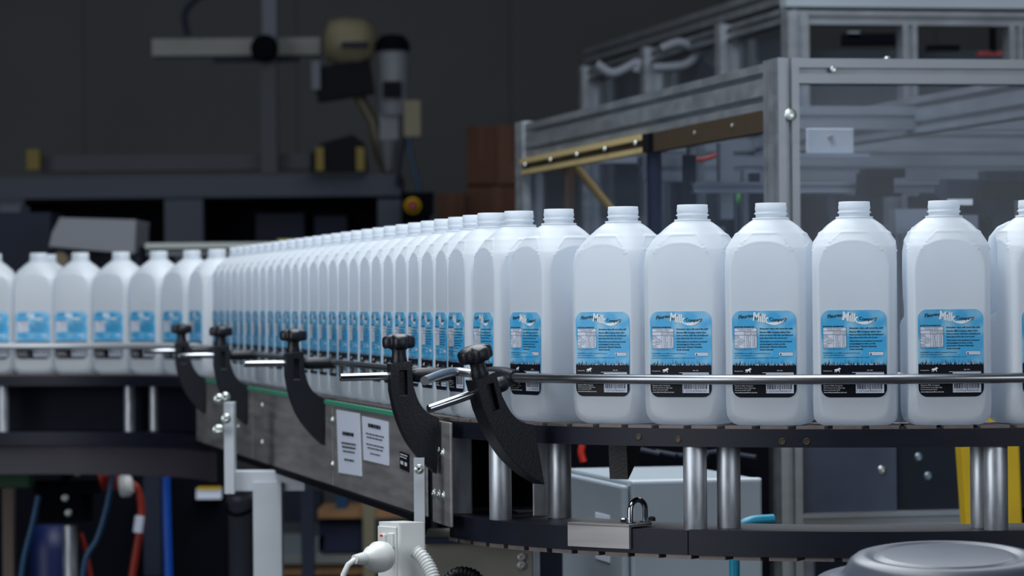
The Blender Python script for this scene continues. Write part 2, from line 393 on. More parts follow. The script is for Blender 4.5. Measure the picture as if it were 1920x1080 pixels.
def put(mb, fn, body, u0, u1, vb, hcap=None, mi=0, shear=0, bold=0, rot=0, curve=0, lift=.0003, asp=1.0):
    """fit text between u0,u1 on baseline vb (v down); hcap height in v-units (u-units scale = LW/LH)"""
    v, f = text_tris(body, shear, bold)
    if not v: return
    xa = min(p.x for p in v); xb = max(p.x for p in v); sc = (u1-u0)/(xb-xa)
    sy = sc*asp if hcap is None else hcap/.73
    out = []
    for p in v:
        x = (p.x-xa)*sc; y = p.y*sy
        c = x/(u1-u0)*2-1
        y2 = y-x*math.tan(R(rot))+curve*(1-c*c)
        out.append(fn(u0+x, vb-y2, lift))
    mb.add(out, f, mi=mi)
asp = LW/LH
# lower dark field with its grass edge
quad_v = .635
cpts = [p for p in pts if p[1] < LZ+LH*(1-quad_v)]
low = [Vector((x, YL-.00015, z)) for x, z in pts[:9]]+[lab(1, quad_v, .00015), lab(0, quad_v, .00015)]+[Vector((x, YL-.00015, z)) for x, z in pts[27:36]]
pr.poly(low, 0)
rg = random.Random(3)
for i in range(170):
    u = (i+.5)/170; h_ = rg.uniform(.01, .05) if rg.random() < .8 else rg.uniform(.05, .075); l = rg.uniform(-.025, .025); wd = .0045
    if u < .03 or u > .97: h_ *= .6
    pr.poly([lab(max(0, u-wd), quad_v+.001, .00015), lab(min(1, u+wd), quad_v+.001, .00015), lab(min(.995, max(.005, u+l)), quad_v-h_, .00015)], 0)
for i in range(34):
    u = rg.uniform(.03, .97); h_ = rg.uniform(.02, .045); l = rg.uniform(-.01, .01)
    pr.poly([lab(u-.004, quad_v-.005, .00024), lab(u+.004, quad_v-.005, .00024), lab(u+l, quad_v-h_, .00024)], 3)
# masthead
put(pr, lab, 'Fleurieu', .10, .335, .092, .044, 0, .2, .012, -5, lift=.0004)
put(pr, lab, 'Milk', .325, .575, .108, .100, 1, .15, .035, 8)
put(pr, lab, 'Company', .585, .86, .112, .042, 0, .15, .012, -1, -.014, lift=.0004)
sw = [(u, .118+.038*math.sin(math.pi*min(1, (u-.5)/.37)*.62+.5)) for u in [.53+i*.345/14 for i in range(15)]]
up_, dn_ = [], []
for i in range(15):
    t_ = i/14; u = .535+t_*.335; base = .135-.055*t_**2.2+.012*math.sin(math.pi*t_)
    th_ = .024*math.sin(math.pi*min(1, t_*1.0+.02))+.003
    up_.append(lab(u, base-.3*th_, .00022)); dn_.append(lab(u, base+th_, .00022))
for i in range(14): pr.poly([dn_[i], dn_[i+1], up_[i+1], up_[i]], 1)
pr.poly([lab(.445+.012*math.cos(a), .045+.008*math.sin(a), .0006) for a in [-i*math.pi/4 for i in range(8)]], 0)
put(pr, lab, 'NUTRITIONAL INFORMATION', .032, .345, .191, .014, 0, 0, .03)
quad(.03, .196, .388, .432, 3)
for v_ in (.196, .2365, .2765, .430): quad(.03, v_, .388, v_+.0035, 0, .0003)
for u_, v0 in ((.03, .196), (.188, .2365), (.289, .2365), (.384, .196)): quad(u_, v0, u_+.004, .432, 0, .0003)
put(pr, lab, 'Servings per package: 8', .09, .33, .214, .010, 0, 0, .01)
put(pr, lab, 'Serving size: 250mL', .11, .31, .231, .010, 0, 0, .01)
for k, (a_, b_) in enumerate((('Quantity', 'Quantity'), ('per serve', 'per 100mL'))):
    put(pr, lab, a_, .197, .283, .253+k*.017, .009, 0, 0, .01); put(pr, lab, b_, .297, .38, .253+k*.017, .009, 0, 0, .01)
rows = [('Energy', '505kJ', '202kJ', 0), ('Protein', '9.0g', '3.6g', 0), ('Fat - Total', '3.5g', '1.4g', 0), ('- Saturated', '2.3g', '0.9g', .03), ('Carbohydrate', '12.3g', '4.9g', 0), ('- Sugars*', '12.3g', '4.9g', .03), ('Sodium', '110mg', '44mg', .0), ('Calcium', '303mg', '121mg', 0)]
for k, (a_, b_, c_, ind) in enumerate(rows):
    vb = .294+k*.0182
    put(pr, lab, a_, .038+ind, .038+ind+.0115*len(a_), vb, .011, 0, 0, .01); put(pr, lab, b_, .215, .215+.0125*len(b_), vb, .011, 0, 0, .01); put(pr, lab, c_, .315, .315+.0125*len(c_), vb, .011, 0, 0, .01)
put(pr, lab, '*Total sugars include lactose', .035, .30, .450, .009, 0, 0, .01)
for body, u1, v_ in (('Remember when milk tasted like milk?', .952, .214), ('Fleurieu Milk Company deliver farm', .915, .255), ('fresh products with that old fashioned', .952, .288), ('taste direct from the cow to you.', .865, .321), ('All products are produced, processed', .935, .361), ('and packaged on farm on the', .83, .392), ('picturesque Fleurieu Peninsula,', .85, .423), ('South Australia.', .645, .455)):
    put(pr, lab, body, .432, u1, v_, .0175, 0, .22, .024)
put(pr, lab, 'INGREDIENTS: Low Fat Milk Homogenised & Pasteurised.', .033, .595, .496, .0125, 0, 0, .012)
put(pr, lab, 'Contains milk. STORE BELOW 4\u00b0C.', .033, .37, .522, .0125, 0, 0, .012)
put(pr, lab, 'Not suitable as a complete milk replacement for children under 2 years.', .033, .735, .547, .0115, 0, 0, .012)
quad(.73, .478, .952, .522, 0); quad(.733, .481, .949, .519, 3, .0003)
pr.poly([lab(.745, .513, .0004), lab(.775, .513, .0004), lab(.76, .484, .0004)], 0)
put(pr, lab, 'Produced in Australia', .79, .942, .496, .009, 0); put(pr, lab, 'farm owned dairy', .79, .942, .510, .009, 0)
# white print on the dark field
put(pr, lab, 'Permeate Free', .033, .165, .700, .011, 1, 0, .01)
cow = [(.205, .712), (.207, .69), (.2, .684), (.212, .676), (.235, .674), (.262, .668), (.268, .66), (.285, .662), (.3, .672), (.297, .678), (.283, .678), (.278, .692), (.284, .712), (.276, .712), (.268, .695), (.24, .697), (.234, .712), (.227, .712), (.226, .692), (.215, .694), (.211, .712)]
pr.poly([lab(u, v_, .0003) for u, v_ in cow][::-1], 1)
put(pr, lab, 'BB: 18/5', .70, .785, .694, .010, 1, 0, .01)
quad(.47, .712, .957, .716, 1)
quad(.525, .722, .957, .951, 3)
u = .545; rb = random.Random(11)
while u < .935:
    w_ = rb.choice((.004, .004, .008, .012)); quad(u, .735, u+w_, .906 if not (.548 < u < .56 or .735 < u < .745 or u > .925) else .93, 0, .0003); u += w_+rb.choice((.004, .005, .009))
put(pr, lab, '9', .530, .545, .938, .022, 0); put(pr, lab, '337536', .57, .73, .938, .022, 0); put(pr, lab, '000039', .75, .92, .938, .022, 0); put(pr, lab, '>', .936, .95, .938, .018, 0)
for body, u1, v_, b_ in (('Fleurieu Milk Company', .325, .871, .03), ('225 Rowley Road, Myponga', .36, .896, .005), ('South Australia 5202', .285, .921, .005), ('www.fleurieumilkco.com.au', .385, .948, .025)):
    put(pr, lab, body, .033, u1, v_, .0145, 1, 0, b_)
pr.build('lettering', [m_ink, m_white, m_ink, m_paper], lb, local=True)

ORD = ['first', 'second', 'third', 'fourth', 'fifth', 'sixth', 'seventh', 'eighth', 'ninth', 'tenth', 'eleventh', 'twelfth', 'thirteenth', 'fourteenth', 'fifteenth', 'sixteenth', 'seventeenth', 'eighteenth', 'nineteenth', 'twentieth', 'twenty-first', 'twenty-second', 'twenty-third', 'twenty-fourth', 'twenty-fifth', 'twenty-sixth', 'twenty-seventh']
used = [False]
def place(p, a, label, group):
    o = bottle if not used[0] else copy_tree(bottle)
    used[0] = True
    o.location = (p.x, p.y, ZB); o.rotation_euler = (0, 0, -R(a)); o['label'] = label; o['group'] = group
near = [(1940, -15), (1771, -.5), (1603, 8), (1446.5, 15), (1299.5, 21), (1169.5, 34), (1049, 61), (974, 71)]
near_l = ['cut off by the right edge of the photo, nearest rightmost', 'first whole one from the right edge', 'second whole one from the right edge', 'third whole one from the right edge, below the machine corner post',
          'fourth whole one from the right edge, label facing front', 'fifth whole one from right, label turned slightly left', 'sixth whole one from right, turned sideways above the front clamp', 'seventh whole one from right, just behind the front clamp']
for (px, a), l in zip(near, near_l):
    place(on_circle(px, RB), a, 'translucent empty milk bottle, '+l, 'large milk bottles around the near bend')
p, _ = path(-.060); place(p, 74, 'translucent milk bottle at the start of the straight row, next after the bend', 'large milk bottles around the near bend')
for k in range(25):
    p, _ = path(.045+k*.1036); p = p+rB*.004
    place(p, 78.1+random.uniform(-1.2, 1.2), 'translucent milk bottle seen edge-on, %s in the straight receding row counted from the front' % ORD[k], 'milk bottles in the straight receding row')
for k, al in enumerate([25, 37.5, 49.5, 60.7, 71.4, 81.5, 92, 103]):
    p = Vector((C2.x+RB*math.cos(R(al)), C2.y+RB*math.sin(R(al)), 0))
    if k == 7: continue
    place(p, 90-al, 'blurred milk bottle on the far left bend, %s from the left edge of the photo' % ORD[6-k], 'blurred milk bottles on the far left bend')
p = P(90, 500, 7.72)
place(Vector((p.x, p.y, 0)), 10, 'blurred milk bottle half hidden behind the second bottle of the far left bend', 'blurred milk bottles on the far left bend')
MB().box((p.x, 7.73, .985), (.5, .13, .024)).build('side_track', m_blackp, far)

# ------------------------------------------------------------ guide rails
rail = thing('guide_rail', 'thin satin steel guide rod bending round the front of the near bottles', 'rail', (C1.x, C1.y, 1.055))
MB().tube(arc(C1, .613, 55.5, -38, 70, 1.055), .0060, 20).build('rod', m_rod, rail)
rail2 = thing('guide_rail', 'thin dark steel guide rod along the straight row, behind the black clamps', 'rail', (T1.x, T1.y, 1.055))
MB().tube([L3(s_, .060, 1.057) for s_ in (.03, .5, 1, 1.5, 2, 2.3)], .0050, 16).build('rod', m_rod, rail2)
rail3 = thing('guide_rail', 'bright steel guide rod in front of the far left bottles', 'rail', (C2.x, C2.y, 1.055))
MB().tube([C2+Vector((.485*math.cos(R(a)), .485*math.sin(R(a)), 1.062)) for a in range(14, 106, 4)]+[C2+Vector((-.2-.2*i, .46, 1.062)) for i in range(3)], .0075, 14).build('rod', mat('bright_satin_rod', (214, 218, 224), .4, .6), rail3)
rail4 = thing('guide_rail', 'inner steel guide rod behind the near bottles, flared free end by the front clamp', 'rail', tuple(P(848, 698, 4.31)))
MB().tube([P(884, 700, 4.30), P(862, 697, 4.305), P(846, 697, 4.30), P(832, 700, 4.27), P(812, 707.5, 4.22), P(796, 714, 4.18)], .0056, 18).build('rod', m_steel2, rail4)
rail5 = thing('guide_rail', 'steel guide rod hidden behind the near bottles on the inside of the bend', 'rail', (C1.x, C1.y, 1.055))
MB().tube(arc(C1, .492, 66, -38, 50, 1.055), .0055, 12).build('rod', m_rod, rail5)

# ------------------------------------------------------------ clamps
def crom(pts, n=6):
    out = []
    for i in range(len(pts)-1):
        p0, p1, p2, p3 = pts[max(i-1, 0)], pts[i], pts[i+1], pts[min(i+2, len(pts)-1)]
        for k in range(n):
            t = k/n
            out.append(tuple(.5*((2*p1[j])+(-p0[j]+p2[j])*t+(2*p0[j]-5*p1[j]+4*p2[j]-p3[j])*t*t+(-p0[j]+3*p1[j]-3*p2[j]+p3[j])*t**3) for j in (0, 1)))
    return out+[pts[-1]]
outer = crom([(.004, -.001), (.0235, .018), (.042, .044), (.0545, .076), (.0610, .108)])+[(.0615, .143)]
inner = [(.0335, .146)]+crom([(.0320, .115), (.0255, .094), (.0150, .0795), (-.001, .071)])
clamp = thing('rail_clamp', '', 'clamp', (0, 0, 0))
TH = .026
mb = MB(); mb.prism([(-a, b) for a, b in outer+inner], (0, -TH/2, 0), (1, 0, 0), (0, 0, 1), -TH)
arm = mb.build('arm', m_black, clamp, local=True)
cut = MB().box((-.0445, -.012, .118), (.010, .016, .032)).box((-.0445, .012, .118), (.010, .016, .032)).build('cut', m_black, None, local=True)
bo = arm.modifiers.new('b', 'BOOLEAN'); bo.operation = 'DIFFERENCE'; bo.object = cut; bo.solver = 'EXACT'
dg = bpy.context.evaluated_depsgraph_get(); dg.update()
nm = bpy.data.meshes.new_from_object(arm.evaluated_get(dg)); arm.modifiers.clear()
arm.data = nm; bpy.data.objects.remove(cut)
bv = arm.modifiers.new('bevel', 'BEVEL'); bv.width = .0014; bv.segments = 2; bv.limit_method = 'ANGLE'; bv.angle_limit = .6
kc = (-.0475, 0, 0)
kb = thing_knob = MB(); kn = 64
def lobe(t_, r): return r*(.70+.30*min(1, abs(math.cos(2*t_))*1.25))
prof = [(.0098, .1610), (.0125, .1628), (.0190, .1640), (.0208, .1660), (.0212, .1700), (.0212, .1765), (.0205, .1788), (.0190, .1800), (.0120, .1812), (.0015, .1816)]
vv = []
for r, z in prof:
    for k in range(kn):
        t_ = 2*math.pi*k/kn; q_ = lobe(t_+math.pi/4*0, r) if r > .012 else r
        dr = -.003*(1-abs(math.cos(2*t_))) if z < .168 else 0
        vv.append((kc[0]+q_*math.cos(t_), q_*math.sin(t_), z+dr*0-.0022*(math.hypot(q_, 0)/.02)**2*(1 if z > .17 else .6)))
mb.v = []
kb.add(vv, [[i*kn+k, i*kn+(k+1) % kn, (i+1)*kn+(k+1) % kn, (i+1)*kn+k] for i in range(len(prof)-1) for k in range(kn)], True)
kb.add(vv[-kn:], [list(range(kn))])
kb.build('knob', m_black, clamp, local=True)
MB().lathe([(.0102, .1435), (.0106, .146), (.0095, .152), (.0090, .158), (.0100, .164)], kc, 28).build('knob_stem', m_black, clamp, local=True)
MB().tube([(-.0600, 0, .127), (-.124, 0, .127), (-.1255, 0, .127)], [.0050, .0050, .0042], 24).build('pin', m_chrome, clamp, local=True)
MB().lathe([(.0062, 0), (.0080, .002), (.0092, .008), (.0096, .018), (.0092, .036), (.0088, .050), (.0070, .054)], (-.034, 0, .127), 24, (1, 0, 0)).build('knuckle', m_black, clamp, local=True)
def put_clamp(p, a, z0, lean, label, first=False, s=1.0):
    o = clamp if first else copy_tree(clamp)
    o.location = (p.x, p.y, z0); o.rotation_euler = (0, -R(lean), R(90-a)); o['label'] = label; o['group'] = 'black guide rail clamps'; o.scale = (s, s, s)
    return o
pl = Plane(L3(0, OS, 0), dB)
q = on_circle(1012, RO+.012); put_clamp(q, 58, .9275, 15, 'large black clamp in front, knob tilted left and chrome pin pointing at the viewer', True, 1.04)
q = L3(-.062, OS-.004, 0); put_clamp(q, 78, .929, 1, 'upright black clamp second from the front, beside the paper notices')
for px, lbl in ((608, 'black clamp third from the front, chrome pin pointing left, on the steel side'), (464, 'blurred black clamp fourth from the front, near the white support leg'), (386, 'blurred black clamp farthest away, beside the far bend bottles')):
    s_, _ = pl.at(px, 800); put_clamp(L3(s_, OS, 0), 78, .929, 0, lbl)
# the front clamp's knuckle holds the rail end
ft = [o for o in clamp.children if o.name == 'knuckle']
if ft: ft[0].data = ft[0].data.copy(); ft[0].data.transform(Matrix.Translation((-.034, 0, 0)) @ Matrix.Diagonal((.32, 1, 1, 1)) @ Matrix.Translation((.034, 0, 0)))
kn1 = MB(); e = arc(C1, .613, 61.0, 54.2, 8, 1.055)
kn1.tube(e, [.0090, .0118, .0130, .0134, .0134, .0132, .0126, .0112, .0086], 24); kn1.build('rod_sleeve', m_black, rail)
# inner clamp under the plate
ci = copy_tree(clamp); ci.location = (on_circle(1146, RI-.002).x+.0, 4.375, .926); ci['label'] = 'black clamp tip hanging below the upper plate, between the columns'; ci.rotation_euler = (0, 0, R(90-30+180)); ci.location = (C1.x-(RI)*math.sin(R(49)), C1.y-(RI)*math.cos(R(49)), .926)

# ------------------------------------------------------------ notices and stickers on the side panel
def panel_sheet(name, corners, label, mt, lines, cat):
    pts3 = []
    for px, py in corners:
        s_, z_ = sp.at(px, py); pts3.append(L3(s_, OS+.0012, z_))
    c = sum(pts3, Vector())/4
    o = thing(name, label, cat, tuple(c))
    nrm = -rB
    mb = MB(); mb.add(pts3+[p-nrm*.001 for p in pts3], [[0, 1, 2, 3], [7, 6, 5, 4], [0, 4, 5, 1], [1, 5, 6, 2], [2, 6, 7, 3], [3, 7, 4, 0]])
    mb.build('sheet', mt, o)
    tl, bl, br, tr_ = pts3[3], pts3[0], pts3[1], pts3[2]
    def at(u, v): return (tl*(1-u)+tr_*u)*(1-v)+(bl*(1-u)+br*u)*v+nrm*.0006
    mb = MB()
    for v0, v1, a, b, in lines:
        u = a
        while u < b-.02:
            w_ = random.uniform(.05, .13); e_ = min(b, u+w_)
            mb.poly([at(u, v1), at(e_, v1), at(e_, v0), at(u, v0)]); u = e_+.02
    mb.build('lettering', m_ink if mt is m_paper else m_white, o)
    return o
panel_sheet('notice', [(636, 886), (679, 893), (675, 775), (632, 768)], 'tall white paper notice on the steel side panel, left of the pair', m_paper,
            [(.33, .39, .25, .78), (.50, .53, .2, .82), (.56, .59, .22, .8), (.63, .655, .25, .76), (.76, .79, .3, .72)], 'notice')
panel_sheet('notice', [(683, 862), (730, 873), (729, 791), (680, 780)], 'shorter white paper notice on the steel side panel, right of the pair', m_paper,
            [(.13, .22, .25, .75), (.36, .39, .15, .85), (.44, .47, .18, .82), (.60, .63, .15, .85), (.68, .71, .2, .8), (.80, .83, .3, .7)], 'notice')
panel_sheet('sticker', [(751, 878), (768, 886), (768, 852), (751, 846)], 'small dark data sticker on the steel panel beside the second clamp', m_ink,
            [(.1, .16, .1, .9), (.25, .3, .1, .8), (.5, .7, .15, .45), (.5, .7, .6, .85)], 'sticker')

# ------------------------------------------------------------ support legs
leg = thing('support_leg', 'white painted steel T-shaped leg under the straight conveyor run', 'leg', tuple(P(500, 1000, 5.9))[:2]+(0,))
a = P(474, 905, 5.85); b = P(527, 905, 5.85); MB().box(((a.x+b.x)/2, 5.875, a.z/2), (b.x-a.x, .05, a.z)).build('upright', m_white_pnt, leg)
pbox(MB(), 437, 882, 572, 922, 5.86, .04).build('cross_plate', m_white_pnt, leg, .002)
pbox(MB(), 421, 755, 438, 926, 5.84, .05).build('side_flange', m_white_pnt, leg)
for px, py in ((410, 748), (422, 745), (424, 785), (412, 806), (408, 806)):
    bolt('bolt', P(px, py, 5.82), (0, -1, 0), .0055, leg)
leg2 = thing('support_leg', 'slim white steel strip leg behind the wall socket, under the panel end', 'leg', tuple(P(786, 1000, 4.52))[:2]+(0,))
a = P(775, 845, 4.37); b = P(797, 1080, 4.37)
MB().box(((a.x+b.x)/2, 4.385, .95/2), (b.x-a.x, .012, .95)).build('upright', m_white_pnt, leg2)
bolt('bolt', P(786, 880, 4.366), (0, -1, 0), .004, leg2)

# ------------------------------------------------------------ power socket box, plug, conduits
sb = thing('power_socket', 'off-white surface socket box at the bottom beneath the steel panel', 'socket', tuple(P(752, 1040, 4.3)))
f0 = P(748, 975, 4.28)
ax = Vector((-.62, .785, 0)); bx = Vector((.93, .37, 0)).normalized()
W1, W2, Hh = .045, .036, .10
O = Vector((f0.x, f0.y, f0.z-.004))
def SB(u, v, z): return O+ax*u+bx*v+Vector((0, 0, z))
mb = MB(); mb.prism([(0, 0), (W2, 0), (W2, W1), (0, W1)], SB(0, 0, -Hh), bx, ax, Hh); mb.build('box', m_wht, sb, .003)
nx = Vector((-ax.y, ax.x, 0)); nx = -nx if nx.dot(Vector((-1, -.5, 0))) < 0 else nx
MB().box(SB(W1/2, 0, -Hh/2)+nx*.0015, (W1*.86, .003, Hh*.9), X=ax).build('face_plate', m_wht, sb, .001)
MB().box(SB(W1*.62, 0, -.024)+nx*.0045, (.012, .005, .019), X=ax).build('switch', m_wht, sb, .0015)
MB().box(SB(W1*.25, 0, -.022)+nx*.0045, (.012, .005, .019), X=ax).build('switch', m_wht, sb, .0015)
MB().box(SB(W1*.62, 0, -.0165)+nx*.0072, (.005, .0006, .003), X=ax).build('indicator', mat('red_mark', (220, 60, 40), .4), sb)
pg = thing('power_plug', 'white plug pushed into the socket box, ribbed flex relief', 'plug', tuple(P(690, 1045, 4.24)))
p0 = P(722, 1043, 4.262); p1 = P(640, 1052, 4.20); dr = (p1-p0).normalized()
MB().lathe([(.0185, 0), (.0195, .006), (.0195, .012), (.0165, .016), (.0150, .024), (.0105, .030), (.0085, .036)], p0+dr*.002, 32, dr).build('plug_body', m_wht, pg)
mb = MB()
for i in range(6): mb.lathe([(.0055, 0), (.0085-.0005*i, .0006), (.0085-.0005*i, .0024), (.0055, .003)], p0+dr*(.036+i*.0036), 24, dr)
mb.build('strain_relief', m_wht, pg)
e = p0+dr*.056
MB().tube([p0+dr*.03, e, e+Vector((-.008, -.002, -.006)), e+Vector((-.014, -.004, -.018)), e+Vector((-.018, -.004, -.045)), e+Vector((-.02, 0, -.12))], .0036, 14).build('cable', m_wht, pg)
cn = thing('conduit', 'pale corrugated flexible conduit leaving the right of the socket box', 'conduit', tuple(P(800, 1060, 4.28)))
def corr(mb, pts, r, pitch, n=24):
    L = 0; P2 = []; 
    pts = [Vector(p) for p in pts]
    for a, b in zip(pts, pts[1:]):
        k = max(1, int((b-a).length/(pitch/4)))
        for i in range(k): P2.append(a.lerp(b, i/k))
    rr = []
    for i in range(len(P2)): rr.append(r*(1.0 if (i % 4) in (0, 1) else .84))
    return mb.tube(P2, rr, n)
c3 = [P(780, 1034, 4.27), P(792, 1045, 4.265), P(802, 1060, 4.26), P(811, 1080, 4.255), P(818, 1110, 4.25)]
def sub(pts, n=8):
    out = []
    pts = [Vector(p) for p in pts]
    for i in range(len(pts)-1):
        p0, p1, p2, p3 = pts[max(i-1, 0)], pts[i], pts[i+1], pts[min(i+2, len(pts)-1)]
        for k in range(n):
            t = k/n; out.append(.5*((2*p1)+(p2-p0)*t+(2*p0-5*p1+4*p2-p3)*t*t+(3*p1-p0-3*p2+p3)*t**3))
    return out+[pts[-1]]
corr(MB(), sub(c3, 3), .0093, .0036).build('tube', m_wht, cn)
bh = thing('hose', 'black corrugated hose arching at the bottom edge beside the pale conduit', 'hose', tuple(P(868, 1075, 4.4)))
corr(MB(), sub([P(828, 1120, 4.4), P(838, 1090, 4.4), P(855, 1074, 4.4), P(876, 1073, 4.4), P(896, 1084, 4.4), P(908, 1120, 4.4)], 4), .0072, .004).build('tube', m_black, bh)

# under the bend
mh = thing('drive_housing', 'dull beige metal drive housing under the near bend, behind the black hose', 'housing', tuple(P(900, 1080, 4.9))[:2]+(0,))
a = P(795, 1008, 4.9); b = P(1000, 1080, 4.9)
MB().box(((a.x+b.x)/2, 5.0, a.z/2), (b.x-a.x, .2, a.z)).build('casing', mat('beige_metal', (120, 118, 110), .5, .3, .12, 8), mh, .003)
MB().box(((a.x+b.x)/2, 4.897, a.z-.004), (b.x-a.x+.006, .02, .008)).build('rim', m_dark, mh)
a = P(1012, 1000, 4.95); b = P(1055, 1080, 4.95)
MB().box(((a.x+b.x)/2, 4.97, a.z/2), (b.x-a.x, .04, a.z)).build('end_strip', m_dark, mh)
for px, py in ((978, 1045), (978, 1060)): bolt('bolt', P(px, py, 4.898), (0, -1, 0), .004, mh, m_steel)

# cabinet
cb = thing('control_cabinet', 'pale grey metal cabinet standing below the near bend, left of the machine post', 'cabinet', (.172, 5.0, 0))
cz = P(1180, 902, 5.0).z; cO = Vector((P(1180, 900, 5.0).x, 5.0, 0))
MB().box(cO+rB*.1+dB*.2+Vector((0, 0, cz/2)), (.198, .42, cz), X=rB).build('casing', m_cab, cb, .004)
MB().box(cO-rB*.006+dB*.2+Vector((0, 0, cz/2)), (.012, .40, cz*.985), X=rB).build('door', m_cab, cb, .004)
MB().box(cO+rB*.1+dB*.005+Vector((0, 0, cz-.004)), (.2, .02, .01), X=rB).build('lid_edge', m_white_pnt, cb, .002)
MB().box(cO-rB*.0125+dB*.12+Vector((0, 0, cz-.09)), (.001, .09, .07), X=rB).build('sticker', m_paper, cb)
gb = P(1100, 850, 5.75)
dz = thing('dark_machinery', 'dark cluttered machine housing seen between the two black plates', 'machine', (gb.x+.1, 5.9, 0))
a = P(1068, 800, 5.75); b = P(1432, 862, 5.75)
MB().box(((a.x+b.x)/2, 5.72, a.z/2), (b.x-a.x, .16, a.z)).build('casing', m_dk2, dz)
MB().tube(sub([P(1092, 835, 5.6), P(1090, 850, 5.6), P(1094, 866, 5.6)]), .006, 10).build('red_cable', mat('red_cable', (190, 40, 30), .4), dz)
for i in range(7):
    x = 1200+i*30; MB().tube([P(x, 848+random.uniform(-4, 6), 5.62), P(x+38, 852+random.uniform(-6, 10), 5.6)], .005, 8).build('fitting', m_dark, dz)
th = thing('air_hose', 'teal air hose curling behind the lower black plate by the machine post', 'hose', tuple(P(1400, 980, 4.75)))
MB().tube(sub([P(1377, 1180, 4.75), P(1377, 1080, 4.75), P(1378, 1020, 4.75), P(1386, 992, 4.75), P(1408, 978, 4.75), P(1450, 974, 4.76)]), .0075, 14).build('tube', mat('teal_hose', (20, 130, 160), .35), th)

# ------------------------------------------------------------ guarding machine in front
M0 = Vector((P(1463, 600, 5.6).x, 5.6, 0))
def ML(a, b, z): return M0+rB*a+dB*b+Vector((0, 0, z))
fp = Plane(M0, rB); zt = fp.at(1500, 108)[1]
glass = bpy.data.materials.new('clear_guard_sheet'); glass.use_nodes = True
nt = glass.node_tree; nt.nodes.clear()
out = nt.nodes.new('ShaderNodeOutputMaterial'); t_ = nt.nodes.new('ShaderNodeBsdfTransparent'); t_.inputs[0].default_value = (.86, .89, .94, 1)
gl = nt.nodes.new('ShaderNodeBsdfGlossy'); gl.inputs['Roughness'].default_value = .03; df = nt.nodes.new('ShaderNodeBsdfDiffuse'); df.inputs[0].default_value = (.30, .36, .46, 1)
lw = nt.nodes.new('ShaderNodeLayerWeight'); lw.inputs[0].default_value = .5; fp_ = nt.nodes.new('ShaderNodeMath'); fp_.operation = 'POWER'; fp_.inputs[1].default_value = 3; fr = nt.nodes.new('ShaderNodeMath'); fr.operation = 'MULTIPLY_ADD'; fr.inputs[1].default_value = .22; fr.inputs[2].default_value = .012; nt.links.new(lw.outputs['Facing'], fp_.inputs[0]); nt.links.new(fp_.outputs[0], fr.inputs[0]); m1 = nt.nodes.new('ShaderNodeMixShader'); m2 = nt.nodes.new('ShaderNodeMixShader'); m2.inputs[0].default_value = .045
nt.links.new(fr.outputs[0], m1.inputs[0]); nt.links.new(t_.outputs[0], m1.inputs[1]); nt.links.new(gl.outputs[0], m1.inputs[2])
nt.links.new(m1.outputs[0], m2.inputs[1]); nt.links.new(df.outputs[0], m2.inputs[2]); nt.links.new(m2.outputs[0], out.inputs[0])
mc = thing('guarded_machine', 'large aluminium framed machine with clear guard panels behind the near bottles', 'machine', tuple(M0))
DP = 2.0; WD = 1.55
ext(MB(), ML(.018, .045, 0), ML(.018, .045, zt), .036, .09, rB).build('corner_post', m_ext, mc)
ext(MB(), ML(.036, .02, zt-.0215), ML(WD, .02, zt-.0215), .041, .04, (0, 0, 1)).build('top_beam', m_ext, mc)
ext(MB(), ML(.02, .09, zt-.043), ML(.02, DP, zt-.043), .078, .04, (0, 0, 1)).build('side_beam', m_ext, mc)
ext(MB(), ML(.018, DP+.03, 0), ML(.018, DP+.03, zt+.002), .045, .08, rB).build('corner_post', m_ext, mc)
ext(MB(), ML(.04, DP+.03, zt-.05), ML(WD, DP+.03, zt-.05), .08, .04, (0, 0, 1)).build('rear_beam', m_ext, mc)
ext(MB(), ML(.55, .05, zt-.045), ML(.55, DP, zt-.045), .07, .04, (0, 0, 1)).build('cross_beam', m_ext, mc)
ext(MB(), ML(.04, 1.1, zt-.14), ML(WD, 1.1, zt-.14), .05, .04, (0, 0, 1)).build('cross_beam', m_ext, mc)
ext(MB(), ML(.04, .9, zt-.05), ML(WD, .9, zt-.05), .045, .04, (0, 0, 1)).build('cross_beam', m_ext, mc)
ext(MB(), ML(.04, .70, zt-.19), ML(.9, .70, zt-.19), .02, .03, (0, 0, 1)).build('cross_beam', m_ext, mc)
for a_, b_, w_ in ((.53, 1.0, .036), (.16, 1.2, .03), (.36, 1.25, .036), (.30, 1.75, .04)):
    ext(MB(), ML(a_, b_, 0), ML(a_, b_, zt-.16), w_, .04, rB).build('inner_post', m_ext, mc)
for y0, y1 in ((962, 990),):
    za = fp.at(1600, y1)[1]; zb = fp.at(1600, y0)[1]
    ext(MB(), ML(.036, .02, (za+zb)/2), ML(.33, .02, (za+zb)/2), zb-za, .04, (0, 0, 1)).build('bottom_rail', m_ext, mc)
za = fp.at(1600, 962)[1]; zb = fp.at(1600, 800)[1]; ar = fp.at(1691, 900)[0]
MB().box(ML(.036+(ar-.036)/2, .03, (za+zb)/2), (ar-.036, .005, zb-za), X=rB).build('lower_plate', mat('blue_grey_sheet', (70, 80, 104), .35, .3, .35, 5), mc)
MB().box(ML((ar+WD)/2+.01, .10, .62), (WD-ar, .05, .62), X=rB).build('dark_casing', m_dk2, mc)
for px, py in ((1663, 882), (1748, 860), (1766, 896)):
    a_, z_ = fp.at(px, py); bolt('bolt', ML(a_, .026 if px < 1690 else .07, z_), -dB, .0045, mc)
a_, z_ = fp.at(1482, 215); bolt('bolt', ML(a_, 0, z_), -dB, .0062, mc)
a_, z_ = fp.at(1562, 130); bolt('bolt', ML(a_, 0, z_), -dB, .0052, mc, washer=False)
a_, z_ = fp.at(1667, 106); bolt('bolt', ML(a_, .01, zt), (0, 0, 1), .004, mc)
